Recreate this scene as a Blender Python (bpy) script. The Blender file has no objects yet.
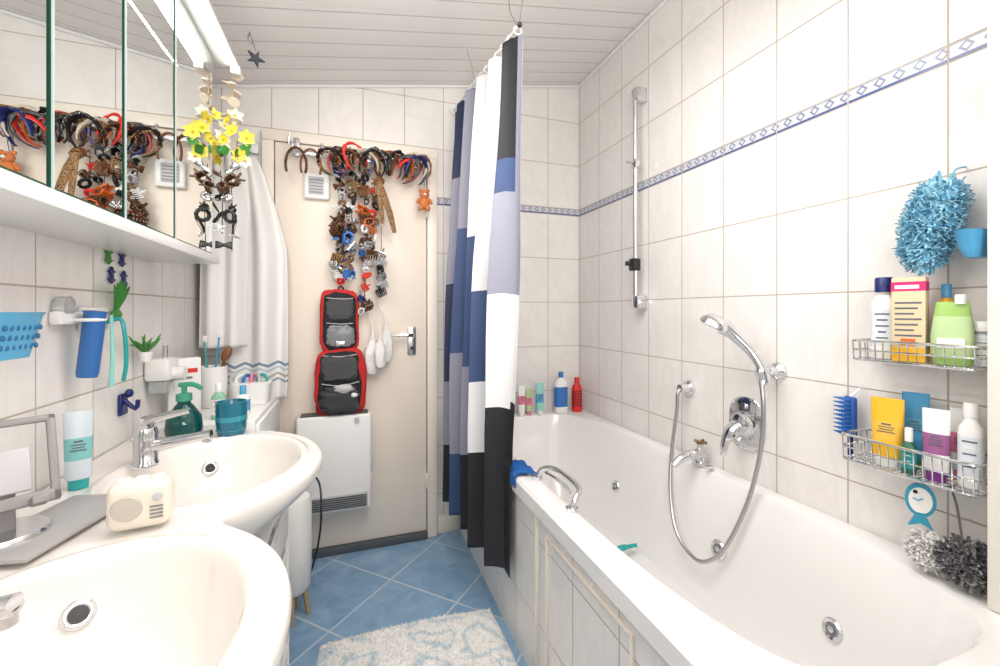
import bpy, bmesh, math, random
from mathutils import Vector, Matrix, noise
random.seed(7)
pi=math.pi
S=bpy.context.scene
S.view_settings.view_transform='Standard'
S.view_settings.look='None'

# ---------------------------------------------------------------- node helpers
class NB:
    def __init__(s,name):
        s.mat=bpy.data.materials.new(name); s.mat.use_nodes=True
        s.nt=s.mat.node_tree; s.p=s.nt.nodes['Principled BSDF']
    def node(s,t,**k):
        n=s.nt.nodes.new(t)
        for a,b in k.items(): setattr(n,a,b)
        return n
    def L(s,a,b): s.nt.links.new(a,b)
    def m(s,op,*a,clamp=False):
        n=s.node('ShaderNodeMath',operation=op,use_clamp=clamp)
        for i,x in enumerate(a):
            if isinstance(x,(int,float)): n.inputs[i].default_value=x
            else: s.L(x,n.inputs[i])
        return n.outputs[0]
    def mix(s,f,a,b):
        n=s.node('ShaderNodeMix',data_type='RGBA')
        for sock,x in ((n.inputs[0],f),(n.inputs[6],a),(n.inputs[7],b)):
            if isinstance(x,(int,float)): sock.default_value=x
            elif isinstance(x,tuple): sock.default_value=(*x[:3],1)
            else: s.L(x,sock)
        return n.outputs[2]
    def pos(s):
        g=s.node('ShaderNodeNewGeometry'); x=s.node('ShaderNodeSeparateXYZ')
        s.L(g.outputs['Position'],x.inputs[0]); return g.outputs['Position'],x.outputs
    def noise(s,vec,scale,detail=3,dist=0.0,rough=.5):
        n=s.node('ShaderNodeTexNoise'); s.L(vec,n.inputs['Vector'])
        n.inputs['Scale'].default_value=scale; n.inputs['Detail'].default_value=detail
        n.inputs['Distortion'].default_value=dist; n.inputs['Roughness'].default_value=rough
        return n.outputs['Fac']
    def bump(s,h,strength=.3,dist=.001):
        b=s.node('ShaderNodeBump'); b.inputs['Strength'].default_value=strength
        b.inputs['Distance'].default_value=dist
        s.L(h,b.inputs['Height']); s.L(b.outputs[0],s.p.inputs['Normal'])

_m={}
def M(name,col,rough=.4,metal=0.0,emit=0.0,trans=0.0,alpha=1.0,coat=0.0,bump=0.0,bscale=200,var=0.0,sheen=0.0):
    if name in _m: return _m[name]
    b=NB(name); p=b.p
    p.inputs['Base Color'].default_value=(*col,1)
    p.inputs['Roughness'].default_value=rough
    p.inputs['Metallic'].default_value=metal
    p.inputs['Transmission Weight'].default_value=trans
    p.inputs['Coat Weight'].default_value=coat
    p.inputs['Sheen Weight'].default_value=sheen
    if emit:
        p.inputs['Emission Color'].default_value=(*col,1); p.inputs['Emission Strength'].default_value=emit
    if bump or var:
        v,_=b.pos(); n=b.noise(v,bscale,3)
        if bump: b.bump(n,bump,.002)
        if var:
            b.L(b.mix(n,tuple(c*(1-var) for c in col),tuple(min(1,c*(1+var)) for c in col)),p.inputs['Base Color'])
    _m[name]=b.mat; return b.mat

def spots(name,c1,c2,scale=90,thr=.45,rough=.5):
    if name in _m: return _m[name]
    b=NB(name); v,_=b.pos()
    n=b.node('ShaderNodeTexVoronoi'); b.L(v,n.inputs['Vector']); n.inputs['Scale'].default_value=scale
    f=b.m('GREATER_THAN',n.outputs['Distance'],thr)
    b.L(b.mix(f,c2,c1),b.p.inputs['Base Color']); b.p.inputs['Roughness'].default_value=rough
    _m[name]=b.mat; return b.mat

def tile(name,au,su,ou,av=2,sv=.25,ov=1.70,col=(.86,.835,.81),grout=(.48,.42,.35),stripe=True,gw=.0019,rough=.14,rot=False,mottle=None):
    b=NB(name); v,x=b.pos()
    if rot:
        U=b.m('MULTIPLY',b.m('ADD',x[0],x[1]),.70711); V=b.m('MULTIPLY',b.m('SUBTRACT',x[0],x[1]),.70711)
    else: U=x[au]; V=x[av]
    if stripe:
        up=b.m('GREATER_THAN',V,1.72); V2=b.m('SUBTRACT',V,b.m('MULTIPLY',up,.04))
    else: V2=V
    uu=b.m('DIVIDE',b.m('SUBTRACT',U,ou),su); vv=b.m('DIVIDE',b.m('SUBTRACT',V2,ov),sv)
    def d(t,s_):
        f=b.m('FRACT',t); return b.m('MULTIPLY',b.m('MINIMUM',f,b.m('SUBTRACT',1.0,f)),s_)
    dist=b.m('MINIMUM',d(uu,su),d(vv,sv))
    mask=b.m('DIVIDE',b.m('SUBTRACT',dist,gw*.7),gw*.6,clamp=True)
    cx=b.node('ShaderNodeCombineXYZ'); b.L(b.m('FLOOR',uu),cx.inputs[0]); b.L(b.m('FLOOR',vv),cx.inputs[1])
    wn=b.node('ShaderNodeTexWhiteNoise'); b.L(cx.outputs[0],wn.inputs['Vector'])
    add=b.node('ShaderNodeVectorMath',operation='MULTIPLY_ADD'); b.L(wn.outputs['Color'],add.inputs[0]); add.inputs[1].default_value=(5,5,5); b.L(v,add.inputs[2])
    if mottle:
        n1=b.noise(add.outputs[0],9,6,1.0,.65)
        n1=b.m('MULTIPLY',b.m('SUBTRACT',n1,.3),2.4,clamp=True)
        tc=b.mix(n1,col,mottle)
    else:
        mp=b.node('ShaderNodeMapping'); b.L(add.outputs[0],mp.inputs[0]); mp.inputs['Rotation'].default_value=(.5,.6,.5); mp.inputs['Scale'].default_value=(1,2.2,.8)
        n1=b.noise(mp.outputs[0],4,4,1.2,.6)
        vein=b.m('SUBTRACT',1.0,b.m('MULTIPLY',b.m('ABSOLUTE',b.m('SUBTRACT',n1,.5)),11.0),clamp=True)
        tc=b.mix(b.m('MULTIPLY',vein,.35),col,tuple(c*.87 for c in col))
    if stripe:
        zz=b.m('SUBTRACT',V,1.70)
        inb=b.m('MULTIPLY',b.m('GREATER_THAN',zz,0.0),b.m('LESS_THAN',zz,.04))
        e=b.m('MINIMUM',zz,b.m('SUBTRACT',.04,zz))
        edge=b.m('MULTIPLY',b.m('LESS_THAN',zz,.009),b.m('GREATER_THAN',zz,.002))
        edge2=b.m('MULTIPLY',b.m('MULTIPLY',b.m('LESS_THAN',e,.0055),b.m('GREATER_THAN',e,.0025)),.6)
        uf=b.m('ABSOLUTE',b.m('SUBTRACT',b.m('FRACT',b.m('MULTIPLY',U,25.0)),.5))
        vf=b.m('MULTIPLY',b.m('ABSOLUTE',b.m('SUBTRACT',zz,.023)),25.0)
        dd=b.m('ADD',uf,vf)
        pat=b.m('MULTIPLY',b.m('LESS_THAN',b.m('ABSOLUTE',b.m('SUBTRACT',dd,.27)),.08),.75)
        sc=b.mix(b.m('MAXIMUM',b.m('MAXIMUM',edge,edge2),pat),(.60,.61,.64),(.08,.12,.28))
        tc=b.mix(inb,tc,sc)
    b.L(b.mix(mask,grout,tc),b.p.inputs['Base Color'])
    r=b.m('ADD',b.m('MULTIPLY',mask,rough-.8),.8); b.L(r,b.p.inputs['Roughness'])
    b.bump(mask,.5,.0015)
    _m[name]=b.mat; return b.mat

# ---------------------------------------------------------------- mesh builder
def rotz(a): return Matrix.Rotation(a,4,'Z')
def T(*a): return Matrix.Translation(Vector(a))
def R(a,ax): return Matrix.Rotation(math.radians(a),4,ax)
class MB:
    def __init__(s,name,ang=38): s.name=name; s.v=[]; s.f=[]; s.fm=[]; s.mats=[]; s.ang=ang
    def mi(s,m):
        if m not in s.mats: s.mats.append(m)
        return s.mats.index(m)
    def add(s,vs,fs,mat,X=None):
        o=len(s.v)
        for p in vs:
            p=Vector(p)
            if X is not None: p=X@p
            s.v.append(p)
        for i,f in enumerate(fs):
            s.f.append([o+k for k in f]); s.fm.append(s.mi(mat[i] if isinstance(mat,list) else mat))
        return s
    def box(s,a,b,mat,bev=0.0,X=None,seg=2):
        c=[(a[i]+b[i])/2 for i in range(3)]; z=[abs(b[i]-a[i]) for i in range(3)]
        bm=bmesh.new(); bmesh.ops.create_cube(bm,size=1)
        for v in bm.verts: v.co=Vector((c[0]+v.co.x*z[0],c[1]+v.co.y*z[1],c[2]+v.co.z*z[2]))
        if bev>0: bmesh.ops.bevel(bm,geom=list(bm.edges),offset=bev,segments=seg,affect='EDGES',profile=.5)
        bm.verts.index_update(); vs=[v.co.copy() for v in bm.verts]; fs=[[v.index for v in f.verts] for f in bm.faces]; bm.free()
        return s.add(vs,fs,mat,X)
    def tube(s,pts,r,mat,closed=False,seg=8,X=None,flat=1.0,smooth=0):
        P=[Vector(p) for p in pts]
        if smooth:
            Q=[];n=len(P)
            for i in range(n if closed else n-1):
                p0=P[(i-1)%n] if closed or i>0 else P[i]; p1=P[i]; p2=P[(i+1)%n]; p3=P[(i+2)%n] if closed or i+2<n else P[(i+1)%n]
                for k in range(smooth):
                    t=k/smooth
                    Q.append(.5*((2*p1)+(p2-p0)*t+(2*p0-5*p1+4*p2-p3)*t*t+(3*p1-p0-3*p2+p3)*t**3))
            if not closed: Q.append(P[-1])
            if isinstance(r,(list,tuple)):
                rr=[]; 
                for i in range(len(Q)):
                    q=i/(len(Q)-1)*(len(r)-1); j=min(int(q),len(r)-2); rr.append(r[j]+(r[j+1]-r[j])*(q-j))
                r=rr
            P=Q
        n=len(P); vs=[]; fs=[]
        up=None
        for i in range(n):
            if closed: t=(P[(i+1)%n]-P[i-1])
            else: t=(P[min(i+1,n-1)]-P[max(i-1,0)])
            if t.length<1e-9: t=Vector((0,0,1))
            t.normalize()
            if up is None:
                a=Vector((0,0,1)) if abs(t.z)<.9 else Vector((1,0,0))
                up=(a-t*a.dot(t)).normalized()
            else:
                up=up-t*up.dot(t)
                if up.length<1e-6: up=t.orthogonal()
                up.normalize()
            w=t.cross(up); ri=r[i] if isinstance(r,(list,tuple)) else r
            for k in range(seg):
                a=2*pi*k/seg; vs.append(P[i]+up*math.cos(a)*ri+w*math.sin(a)*ri*flat)
        for i in range(n if closed else n-1):
            j=(i+1)%n
            for k in range(seg): fs.append([i*seg+k,i*seg+(k+1)%seg,j*seg+(k+1)%seg,j*seg+k])
        if not closed: fs.append(list(range(seg))[::-1]); fs.append([(n-1)*seg+k for k in range(seg)])
        return s.add(vs,fs,mat,X)
    def cyl(s,a,b,r,mat,seg=20,X=None,r2=None): return s.tube([a,b],[r,r if r2 is None else r2],mat,seg=seg,X=X)
    def torus(s,c,Rr,r,mat,X=None,n=24,seg=8,a0=0,a1=2*pi,sx=1,sz=1):
        full=abs(a1-a0-2*pi)<1e-4
        pts=[(math.cos(a0+(a1-a0)*i/(n if full else n-1))*Rr*sx,0,math.sin(a0+(a1-a0)*i/(n if full else n-1))*Rr*sz) for i in range(n)]
        XX=T(*c)@(X if X is not None else Matrix())
        return s.tube(pts,r,mat,closed=full,seg=seg,X=XX)
    def sphere(s,c,r,mat,X=None,u=16,w=10,disp=0,dsc=20,e=1.0):
        if not isinstance(r,(tuple,list)): r=(r,r,r)
        vs=[];fs=[]
        pw=lambda t: math.copysign(abs(t)**e,t)
        for i in range(w+1):
            th=pi*i/w
            for k in range(u):
                a=2*pi*k/u; q=Vector((pw(math.sin(th))*pw(math.cos(a)),pw(math.sin(th))*pw(math.sin(a)),pw(math.cos(th))))
                f=1+disp*noise.noise(q*dsc+Vector(c)*37) if disp else 1
                vs.append((q.x*r[0]*f,q.y*r[1]*f,q.z*r[2]*f))
        for i in range(w):
            for k in range(u): fs.append([i*u+k,(i+1)*u+k,(i+1)*u+(k+1)%u,i*u+(k+1)%u])
        return s.add(vs,fs,mat,T(*c)@(X if X is not None else Matrix()))
    def lathe(s,prof,mat,X=None,seg=28,caps=True):
        vs=[];fs=[];ms=[]
        for r,z in prof:
            for k in range(seg): a=2*pi*k/seg; vs.append((r*math.cos(a),r*math.sin(a),z))
        for i in range(len(prof)-1):
            for k in range(seg):
                fs.append([i*seg+k,i*seg+(k+1)%seg,(i+1)*seg+(k+1)%seg,(i+1)*seg+k]); ms.append(mat[i] if isinstance(mat,list) else mat)
        if caps:
            fs.append(list(range(seg))[::-1]); ms.append(ms[0]); fs.append([(len(prof)-1)*seg+k for k in range(seg)]); ms.append(ms[-2])
        return s.add(vs,fs,ms,X)
    def loft(s,secs,mat,X=None,seg=28):
        vs=[];fs=[];ms=[]
        for q in secs:
            z,rx,ry,n=q[:4]; cx,cy=(q[4],q[5]) if len(q)>4 else (0,0)
            for k in range(seg):
                a=2*pi*k/seg; c,d=math.cos(a),math.sin(a)
                vs.append((cx+math.copysign(abs(c)**(2/n),c)*rx,cy+math.copysign(abs(d)**(2/n),d)*ry,z))
        for i in range(len(secs)-1):
            for k in range(seg):
                fs.append([i*seg+k,i*seg+(k+1)%seg,(i+1)*seg+(k+1)%seg,(i+1)*seg+k]); ms.append(mat[i] if isinstance(mat,list) else mat)
        fs.append(list(range(seg))[::-1]); ms.append(ms[0]); fs.append([(len(secs)-1)*seg+k for k in range(seg)]); ms.append(ms[-2])
        return s.add(vs,fs,ms,X)
    def prism(s,out,t,mat,X=None):
        n=len(out); vs=[(p[0],-t/2,p[1]) for p in out]+[(p[0],t/2,p[1]) for p in out]
        fs=[list(range(n)),list(range(n,2*n))[::-1]]+[[i,n+i,n+(i+1)%n,(i+1)%n] for i in range(n)]
        return s.add(vs,fs,mat,X)
    def sheet(s,fn,nu,nv,mat,X=None,matfn=None):
        vs=[fn(i/nu,j/nv) for j in range(nv+1) for i in range(nu+1)]; fs=[];ms=[]
        for j in range(nv):
            for i in range(nu):
                a=j*(nu+1)+i; fs.append([a,a+1,a+nu+2,a+nu+1]); ms.append(matfn((i+.5)/nu,(j+.5)/nv) if matfn else mat)
        return s.add(vs,fs,ms,X)
    def done(s,solid=0,sub=0):
        me=bpy.data.meshes.new(s.name); 
        lo=Vector([min(v[i] for v in s.v) for i in range(3)]); hi=Vector([max(v[i] for v in s.v) for i in range(3)])
        c=Vector(((lo.x+hi.x)/2,(lo.y+hi.y)/2,lo.z))
        me.from_pydata([tuple(v-c) for v in s.v],[],s.f)
        for m in s.mats: me.materials.append(m)
        me.polygons.foreach_set('material_index',s.fm)
        me.polygons.foreach_set('use_smooth',[True]*len(s.f))
        me.update()
        bm=bmesh.new(); bm.from_mesh(me); bmesh.ops.recalc_face_normals(bm,faces=bm.faces); bm.to_mesh(me); bm.free()
        me.set_sharp_from_angle(angle=math.radians(s.ang))
        o=bpy.data.objects.new(s.name,me); o.location=c; S.collection.objects.link(o)
        if solid:
            q=o.modifiers.new('solid','SOLIDIFY'); q.thickness=solid; q.offset=0
        if sub:
            q=o.modifiers.new('sub','SUBSURF'); q.levels=sub; q.render_levels=sub
        return o

# ---------------------------------------------------------------- materials
chrome=M('chrome',(.72,.73,.75),.10,1.0)
steel=M('brushed_steel',(.62,.62,.63),.28,1.0)
ceram=M('white_ceramic',(.87,.86,.85),.10,coat=.3)
bceram=M('basin_ceramic',(.85,.81,.77),.10,coat=.3)
white=M('white_lacquer',(.85,.85,.84),.3)
whitep=M('white_plastic',(.85,.85,.83),.35)
cream=M('cream_door_paint',(.87,.78,.68),.38)
creamf=M('cream_frame_paint',(.88,.81,.72),.35)
black=M('black_plastic',(.012,.012,.014),.35)
blackf=M('black_fabric',(.015,.015,.018),.85,bump=.3)
dgrey=M('dark_grey',(.09,.1,.11),.6)
grey=M('grey_plastic',(.22,.22,.24),.35)
lgrey=M('light_grey',(.5,.5,.52),.4)
sgrey=M('stand_grey',(.27,.26,.26),.4)
red=M('red_plastic',(.7,.03,.02),.35)
redf=M('red_fabric_trim',(.55,.02,.02),.8)
blue=M('blue_plastic',(.03,.17,.52),.3)
lblue=M('light_blue_plastic',(.08,.36,.62),.3)
navy=M('navy_plastic',(.01,.02,.14),.35)
teal=M('teal_glaze',(.0,.14,.22),.2,coat=.5)
tealg=M('teal_green_glass',(.01,.20,.19),.05,trans=.75)
turq=M('turquoise_plastic',(.02,.36,.36),.3)
green=M('leaf_green',(.05,.25,.04),.45)
lgreen=M('lime_green_plastic',(.30,.50,.12),.3)
yellow=M('yellow_plastic',(.85,.47,.02),.35)
yflow=M('yellow_petal',(.9,.78,.08),.5)
orange=M('orange_plastic',(.6,.12,.015),.45)
brown=M('brown_wood',(.2,.08,.03),.45)
magenta=M('magenta_label',(.6,.02,.16),.4)
purple=M('purple_label',(.20,.03,.25),.4)
pink=M('pink_plastic',(.75,.2,.33),.4)
silver=M('silver_metal',(.7,.7,.72),.2,1.0)
clearp=M('clear_plastic',(.8,.85,.85),.1,trans=.7)
tort=spots('tortoiseshell',(.12,.045,.015),(.02,.01,.006),90,.4,.25)
leop=spots('leopard_print',(.33,.18,.07),(.03,.015,.01),170,.42,.7)
dots=spots('polka_dot_black',(.01,.01,.012),(.85,.85,.8),160,.25,.5)
reddot=spots('polka_dot_red',(.5,.03,.03),(.9,.85,.8),160,.2,.5)
mirror=M('mirror_glass',(.84,.86,.85),.0,1.0)
gedge=M('glass_edge_green',(.02,.09,.06),.15)
shell=M('seashell',(.8,.68,.55),.4,var=.15,bscale=60)
lampm=M('fluorescent_tube',(1.0,.98,.95),.4,emit=10)
fillc=M('added_fill_glow',(1.0,.96,.92),.4,emit=5)  # glow for the added fill disc, no real fixture
pale=M('pale_label',(.7,.75,.8),.4)
pgreen=M('pale_green',(.45,.60,.30),.4)
ink=M('label_ink',(.12,.12,.16),.5)

tr=tile('wall_tile_right',1,.2025,2.19)
tb=tile('wall_tile_back',0,.2,1.25)
tl=tile('wall_tile_left',1,.2045,1.133)
tf=tile('floor_tile_blue',0,.33,.12,sv=.33,ov=.1,col=(.16,.30,.48),grout=(.48,.56,.62),stripe=False,gw=.004,rough=.28,rot=True,mottle=(.30,.47,.64))

# ---------------------------------------------------------------- room shell
XL,XR,YB,YF=-.61,1.25,2.2,-1.1
zc=lambda x:2.145+.171*(x-XL)
MB('floor').box((XL-.1,YF-.1,-.1),(XR+.1,YB+.1,0),tf).done()
def hexa(name,x0,x1,y0,y1,z0,za,zb,mat):
    MB(name).add([(x0,y0,z0),(x1,y0,z0),(x1,y1,z0),(x0,y1,z0),(x0,y0,za),(x1,y0,zb),(x1,y1,zb),(x0,y1,za)],
       [[0,3,2,1],[4,5,6,7],[0,1,5,4],[1,2,6,5],[2,3,7,6],[3,0,4,7]],mat).done()
hexa('wall_left',XL-.1,XL,YF,YB,0,zc(XL),zc(XL),tl)
hexa('wall_right',XR,XR+.1,YF,YB,0,zc(XR),zc(XR),tr)
hexa('wall_back',XL-.1,XR+.1,YB,YB+.1,0,zc(XL-.1),zc(XR+.1),tb)
hexa('wall_front',XL-.1,XR+.1,YF-.1,YF,0,zc(XL-.1),zc(XR+.1),M('painted_wall',(.8,.78,.75),.6))
b=NB('ceiling_boards'); v,x=b.pos()
f=b.m('FRACT',b.m('DIVIDE',x[1],.098)); e=b.m('MINIMUM',f,b.m('SUBTRACT',1.0,f))
mk=b.m('DIVIDE',b.m('SUBTRACT',e,.012),.03,clamp=True)
f2=b.m('FRACT',b.m('ADD',b.m('DIVIDE',x[1],.098),.28)); e2=b.m('MINIMUM',f2,b.m('SUBTRACT',1.0,f2)); mk2=b.m('DIVIDE',e2,.03,clamp=True)
mk=b.m('MULTIPLY',mk,b.m('ADD',b.m('MULTIPLY',mk2,.3),.7))
b.L(b.mix(mk,(.58,.53,.50),(.86,.835,.815)),b.p.inputs['Base Color']); b.p.inputs['Roughness'].default_value=.35; b.bump(mk,.4,.003)
cm=b.mat
x0,x1=XL-.1,XR+.1
MB('ceiling').add([(x0,YF-.1,zc(x0)),(x1,YF-.1,zc(x1)),(x1,YB+.1,zc(x1)),(x0,YB+.1,zc(x0)),(x0,YF-.1,zc(x0)+.1),(x1,YF-.1,zc(x1)+.1),(x1,YB+.1,zc(x1)+.1),(x0,YB+.1,zc(x0)+.1)],
   [[0,3,2,1],[4,5,6,7],[0,1,5,4],[1,2,6,5],[2,3,7,6],[3,0,4,7]],cm).done()
MB('trim_1').tube([(XL,YB-.006,zc(XL)-.008),(XR,YB-.006,zc(XR)-.008)],.008,white,seg=6).done()
MB('trim_2').tube([(XR-.006,.46,zc(XR)-.01),(XR-.006,YB,zc(XR)-.01)],.008,white,seg=6).done()
MB('wall_stub').box((1.13,.30,.59),(1.25,.46,zc(1.13)),M('painted_stub',(.84,.8,.74),.5),.002).done()
MB('baseboard_back').box((.415,2.185,0),(.52,2.199,.09),creamf,.003).done()

# door
d=MB('door_1')
d.box((-.385,2.165,.0),(-.336,2.199,1.925),creamf,.003).box((.361,2.165,0),(.41,2.199,1.925),creamf,.003).box((-.385,2.165,1.926),(.41,2.199,1.975),creamf,.003)
d.box((-.332,2.172,.036),(.357,2.198,1.922),cream,.004)
d.box((-.335,2.15,0),(.36,2.185,.035),dgrey,.003)
d.box((.352,2.155,1.62),(.362,2.17,1.70),creamf,.004).box((.352,2.155,.25),(.362,2.17,.33),creamf,.004)
d.box((.262,2.163,.93),(.302,2.1725,1.07),steel,.006)
d.cyl((.282,2.17,1.03),(.282,2.125,1.03),.010,chrome).tube([(.282,2.128,1.03),(.25,2.122,1.032),(.185,2.128,1.03)],[.010,.009,.008],chrome,smooth=4)
d.cyl((.282,2.165,.965),(.282,2.155,.965),.009,black)
d.done()

# ---------------------------------------------------------------- bathtub
tub=MB('bathtub',30)
ox0,ox1,oy0,oy1=.52,1.248,.30,2.198
cx,cy=(ox0+ox1)/2+.01,(oy0+oy1)/2+.02
N=128
def ring(kind,ax,ay,z,n=4,sx=0,sy=0):
    out=[]
    for k in range(N):
        a=2*pi*k/N; c,s_=math.cos(a),math.sin(a)
        if kind=='r':
            q=max(abs(c),abs(s_)); px,py=c/q,s_/q
            X=ox0+(px+1)/2*(ox1-ox0); Y=oy0+(py+1)/2*(oy1-oy0)
            X+=-math.copysign(ax,px) if abs(px)>.999 else 0; Y+=-math.copysign(ax,py) if abs(py)>.999 else 0
        else:
            X=cx+sx+math.copysign(abs(c)**(2/n),c)*ax; Y=cy+sy+math.copysign(abs(s_)**(2/n),s_)*ay
        out.append((X,Y,z))
    return out
spec=[(.305,.86,.588,4.2),(.298,.853,.584,4.0),(.290,.845,.570,4.0),(.275,.82,.50,3.8),(.262,.79,.40,3.6),(.25,.75,.30,3.4),(.235,.70,.22,3.2),(.205,.64,.175,3.0),(.15,.52,.155,2.8),(.07,.25,.15,2.5)]
rings=[ring('r',0,0,.535),ring('r',0,0,.578),ring('r',.008,0,.588)]+[ring('s',*q) for q in spec]
vs=[p for r_ in rings for p in r_]; fs=[]
for i in range(len(rings)-1):
    for k in range(N): fs.append([i*N+k,i*N+(k+1)%N,(i+1)*N+(k+1)%N,(i+1)*N+k])
fs.append([(len(rings)-1)*N+k for k in range(N)])
tub.add(vs,fs,ceram)
def tubX(y,z,side=1):
    for i in range(len(spec)-1):
        a,b_=spec[i],spec[i+1]
        if a[2]>=z>=b_[2]:
            t=(a[2]-z)/(a[2]-b_[2]); q=[a[j]+(b_[j]-a[j])*t for j in range(4)]
            return cx+side*q[0]*(1-min(1,abs((y-cy)/q[1]))**q[3])**(1/q[3])
def jet(y,z,r=.024):
    x=tubX(y,z); e=.01
    tz=Vector((tubX(y,z+e)-tubX(y,z-e),0,2*e)); ty=Vector((tubX(y+e,z)-tubX(y-e,z),2*e,0))
    n_=tz.cross(ty); 
    if n_.x>0: n_=-n_
    n_.normalize(); p=Vector((x,y,z))+n_*.001
    q=T(*p)@n_.to_track_quat('Z','Y').to_matrix().to_4x4()
    tub.lathe([(r,-.01),(r,.004),(r*.85,.009),(r*.62,.006),(r*.6,.003)],chrome,q,caps=False)
    tub.lathe([(r*.6,.004),(r*.3,.002)],grey,q,caps=False); tub.lathe([(r*.32,.001),(r*.3,.008),(0.001,.009)],chrome,q)
jet(1.67,.35); jet(.73,.36,.026); jet(1.10,.36,.030); jet(.50,.36)
q=T(.9,1.2,.152); tub.lathe([(.035,-.003),(.035,.003),(.02,.005),(.001,.005)],chrome,q)
tub.box((.535,.30,0),(.56,2.198,.536),tr)
for a,b_ in (((.527,.72,.04),(.536,.728,.50)),((.527,1.117,.04),(.536,1.125,.50)),((.527,.728,.492),(.536,1.117,.50)),((.527,.728,.04),(.536,1.117,.048))): tub.box(a,b_,creamf,.002)
tub.box((.529,1.19,.0),(.536,1.205,.536),creamf,.002)
tub.done()

h=MB('bathtub_grab_handle')
h.tube([(.585,1.31,.589),(.60,1.305,.62),(.625,1.27,.632),(.635,1.19,.632),(.625,1.10,.632),(.60,1.075,.62),(.585,1.07,.589)],.0085,chrome,smooth=5,seg=12)
h.cyl((.585,1.31,.589),(.585,1.31,.597),.018,chrome).cyl((.585,1.07,.589),(.585,1.07,.597),.018,chrome)
h.tube([(.60,1.27,.622),(.605,1.19,.625),(.60,1.11,.622)],.006,chrome,smooth=4)
h.done()
w=MB('blue_washcloth',80)
def wc(u,v):
    X=.516+.075*u; Y=1.335+.12*v
    z=.598+.007*abs(noise.noise(Vector((u*4,v*4,1))))+.003*math.sin(v*12+u*3)+.001
    if u<.2: X=.515+.004*noise.noise(Vector((v*5,0,0))); z-= (.2-u)*.2
    return (X,Y+.006*math.sin(u*5),z)
w.sheet(wc,30,30,M('blue_terry',(.01,.10,.36),.95,bump=.6,bscale=500)); w.done(solid=.006)

f=MB('bath_filler_tap')
f.cyl((1.205,1.237,.589),(1.205,1.237,.60),.028,chrome).cyl((1.205,1.237,.60),(1.205,1.237,.64),.018,chrome)
f.tube([(1.215,1.237,.622),(1.17,1.23,.632),(1.12,1.235,.622),(1.085,1.24,.598)],[.017,.018,.016,.013],chrome,smooth=5,seg=14)
f.cyl((1.205,1.237,.64),(1.205,1.237,.665),.012,chrome)
for k in range(4):
    a=k*pi/2+.4; f.tube([(1.205,1.237,.668),(1.205+.022*math.cos(a),1.237+.022*math.sin(a),.672)],.006,M('bronze',(.25,.17,.1),.3,1.0))
f.tube([(1.205,1.18,.591),(1.19,1.175,.602),(1.165,1.18,.604)],.008,chrome,smooth=3)
f.done()
f=MB('shower_mixer_valve')
q=T(1.249,1.077,.775)@R(-90,'Y')
f.loft([(0,.088,.068,2.6),(.008,.088,.068,2.6),(.016,.074,.056,2.6)],chrome,q,seg=40)
f.lathe([(.042,.012),(.040,.03),(.034,.045),(.02,.052)],chrome,q)
f.tube([(1.20,1.077,.775),(1.175,1.083,.755),(1.16,1.09,.70),(1.162,1.095,.675)],[.016,.014,.011,.009],chrome,smooth=4,flat=1.3)
f.cyl((1.235,1.077,.835),(1.225,1.077,.835),.010,chrome)
f.done()
f=MB('shower_hose_and_hand_shower')
f.lathe([(.030,0),(.028,.012),(.018,.02),(.015,.05)],chrome,T(1.249,1.336,.85)@R(-90,'Y'))
hose=[(1.205,1.336,.85),(1.19,1.335,.83),(1.19,1.34,.76),(1.185,1.36,.62),(1.15,1.33,.47),(1.11,1.25,.35),(1.10,1.14,.31),(1.12,1.06,.38),(1.15,1.0,.54),(1.165,.965,.70),(1.17,.955,.84),(1.175,.965,.93)]
f.tube(hose,.0068,M('ribbed_hose',(.5,.5,.52),.28,1.0),smooth=14,seg=10)
f.lathe([(.026,0),(.024,.012),(.014,.02),(.013,.05)],chrome,T(1.249,.965,.965)@R(-90,'Y'))
f.loft([(-.02,.018,.018,2.5),(.02,.022,.02,2.5)],chrome,T(1.185,.968,.955)@R(-20,'Y'))
f.tube([(1.178,.965,.925),(1.185,.97,.965),(1.17,.995,1.02),(1.135,1.03,1.075),(1.115,1.05,1.10)],[.012,.014,.014,.018,.027],chrome,smooth=5,seg=14)
q=T(1.095,1.065,1.108)@Vector((-.30,.35,-.85)).to_track_quat('Z','Y').to_matrix().to_4x4()
f.lathe([(.014,-.028),(.034,-.020),(.046,-.004),(.047,.006),(.042,.010)],chrome,q)
f.lathe([(.040,.0105),(.001,.011)],grey,q,caps=False)
f.done()
f=MB('shower_rail')
f.cyl((1.20,1.609,1.17),(1.20,1.609,2.14),.011,steel)
for z in (1.19,2.12):
    f.box((1.19,1.587,z-.03),(1.249,1.631,z+.03),chrome,.008)
f.box((1.175,1.59,1.33),(1.215,1.628,1.385),black,.006).tube([(1.195,1.609,1.36),(1.16,1.63,1.365)],[.012,.010],black)
f.box((1.185,1.592,1.79),(1.215,1.626,1.83),chrome,.006).tube([(1.195,1.609,1.81),(1.165,1.63,1.82)],.007,chrome)
f.done()

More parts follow.
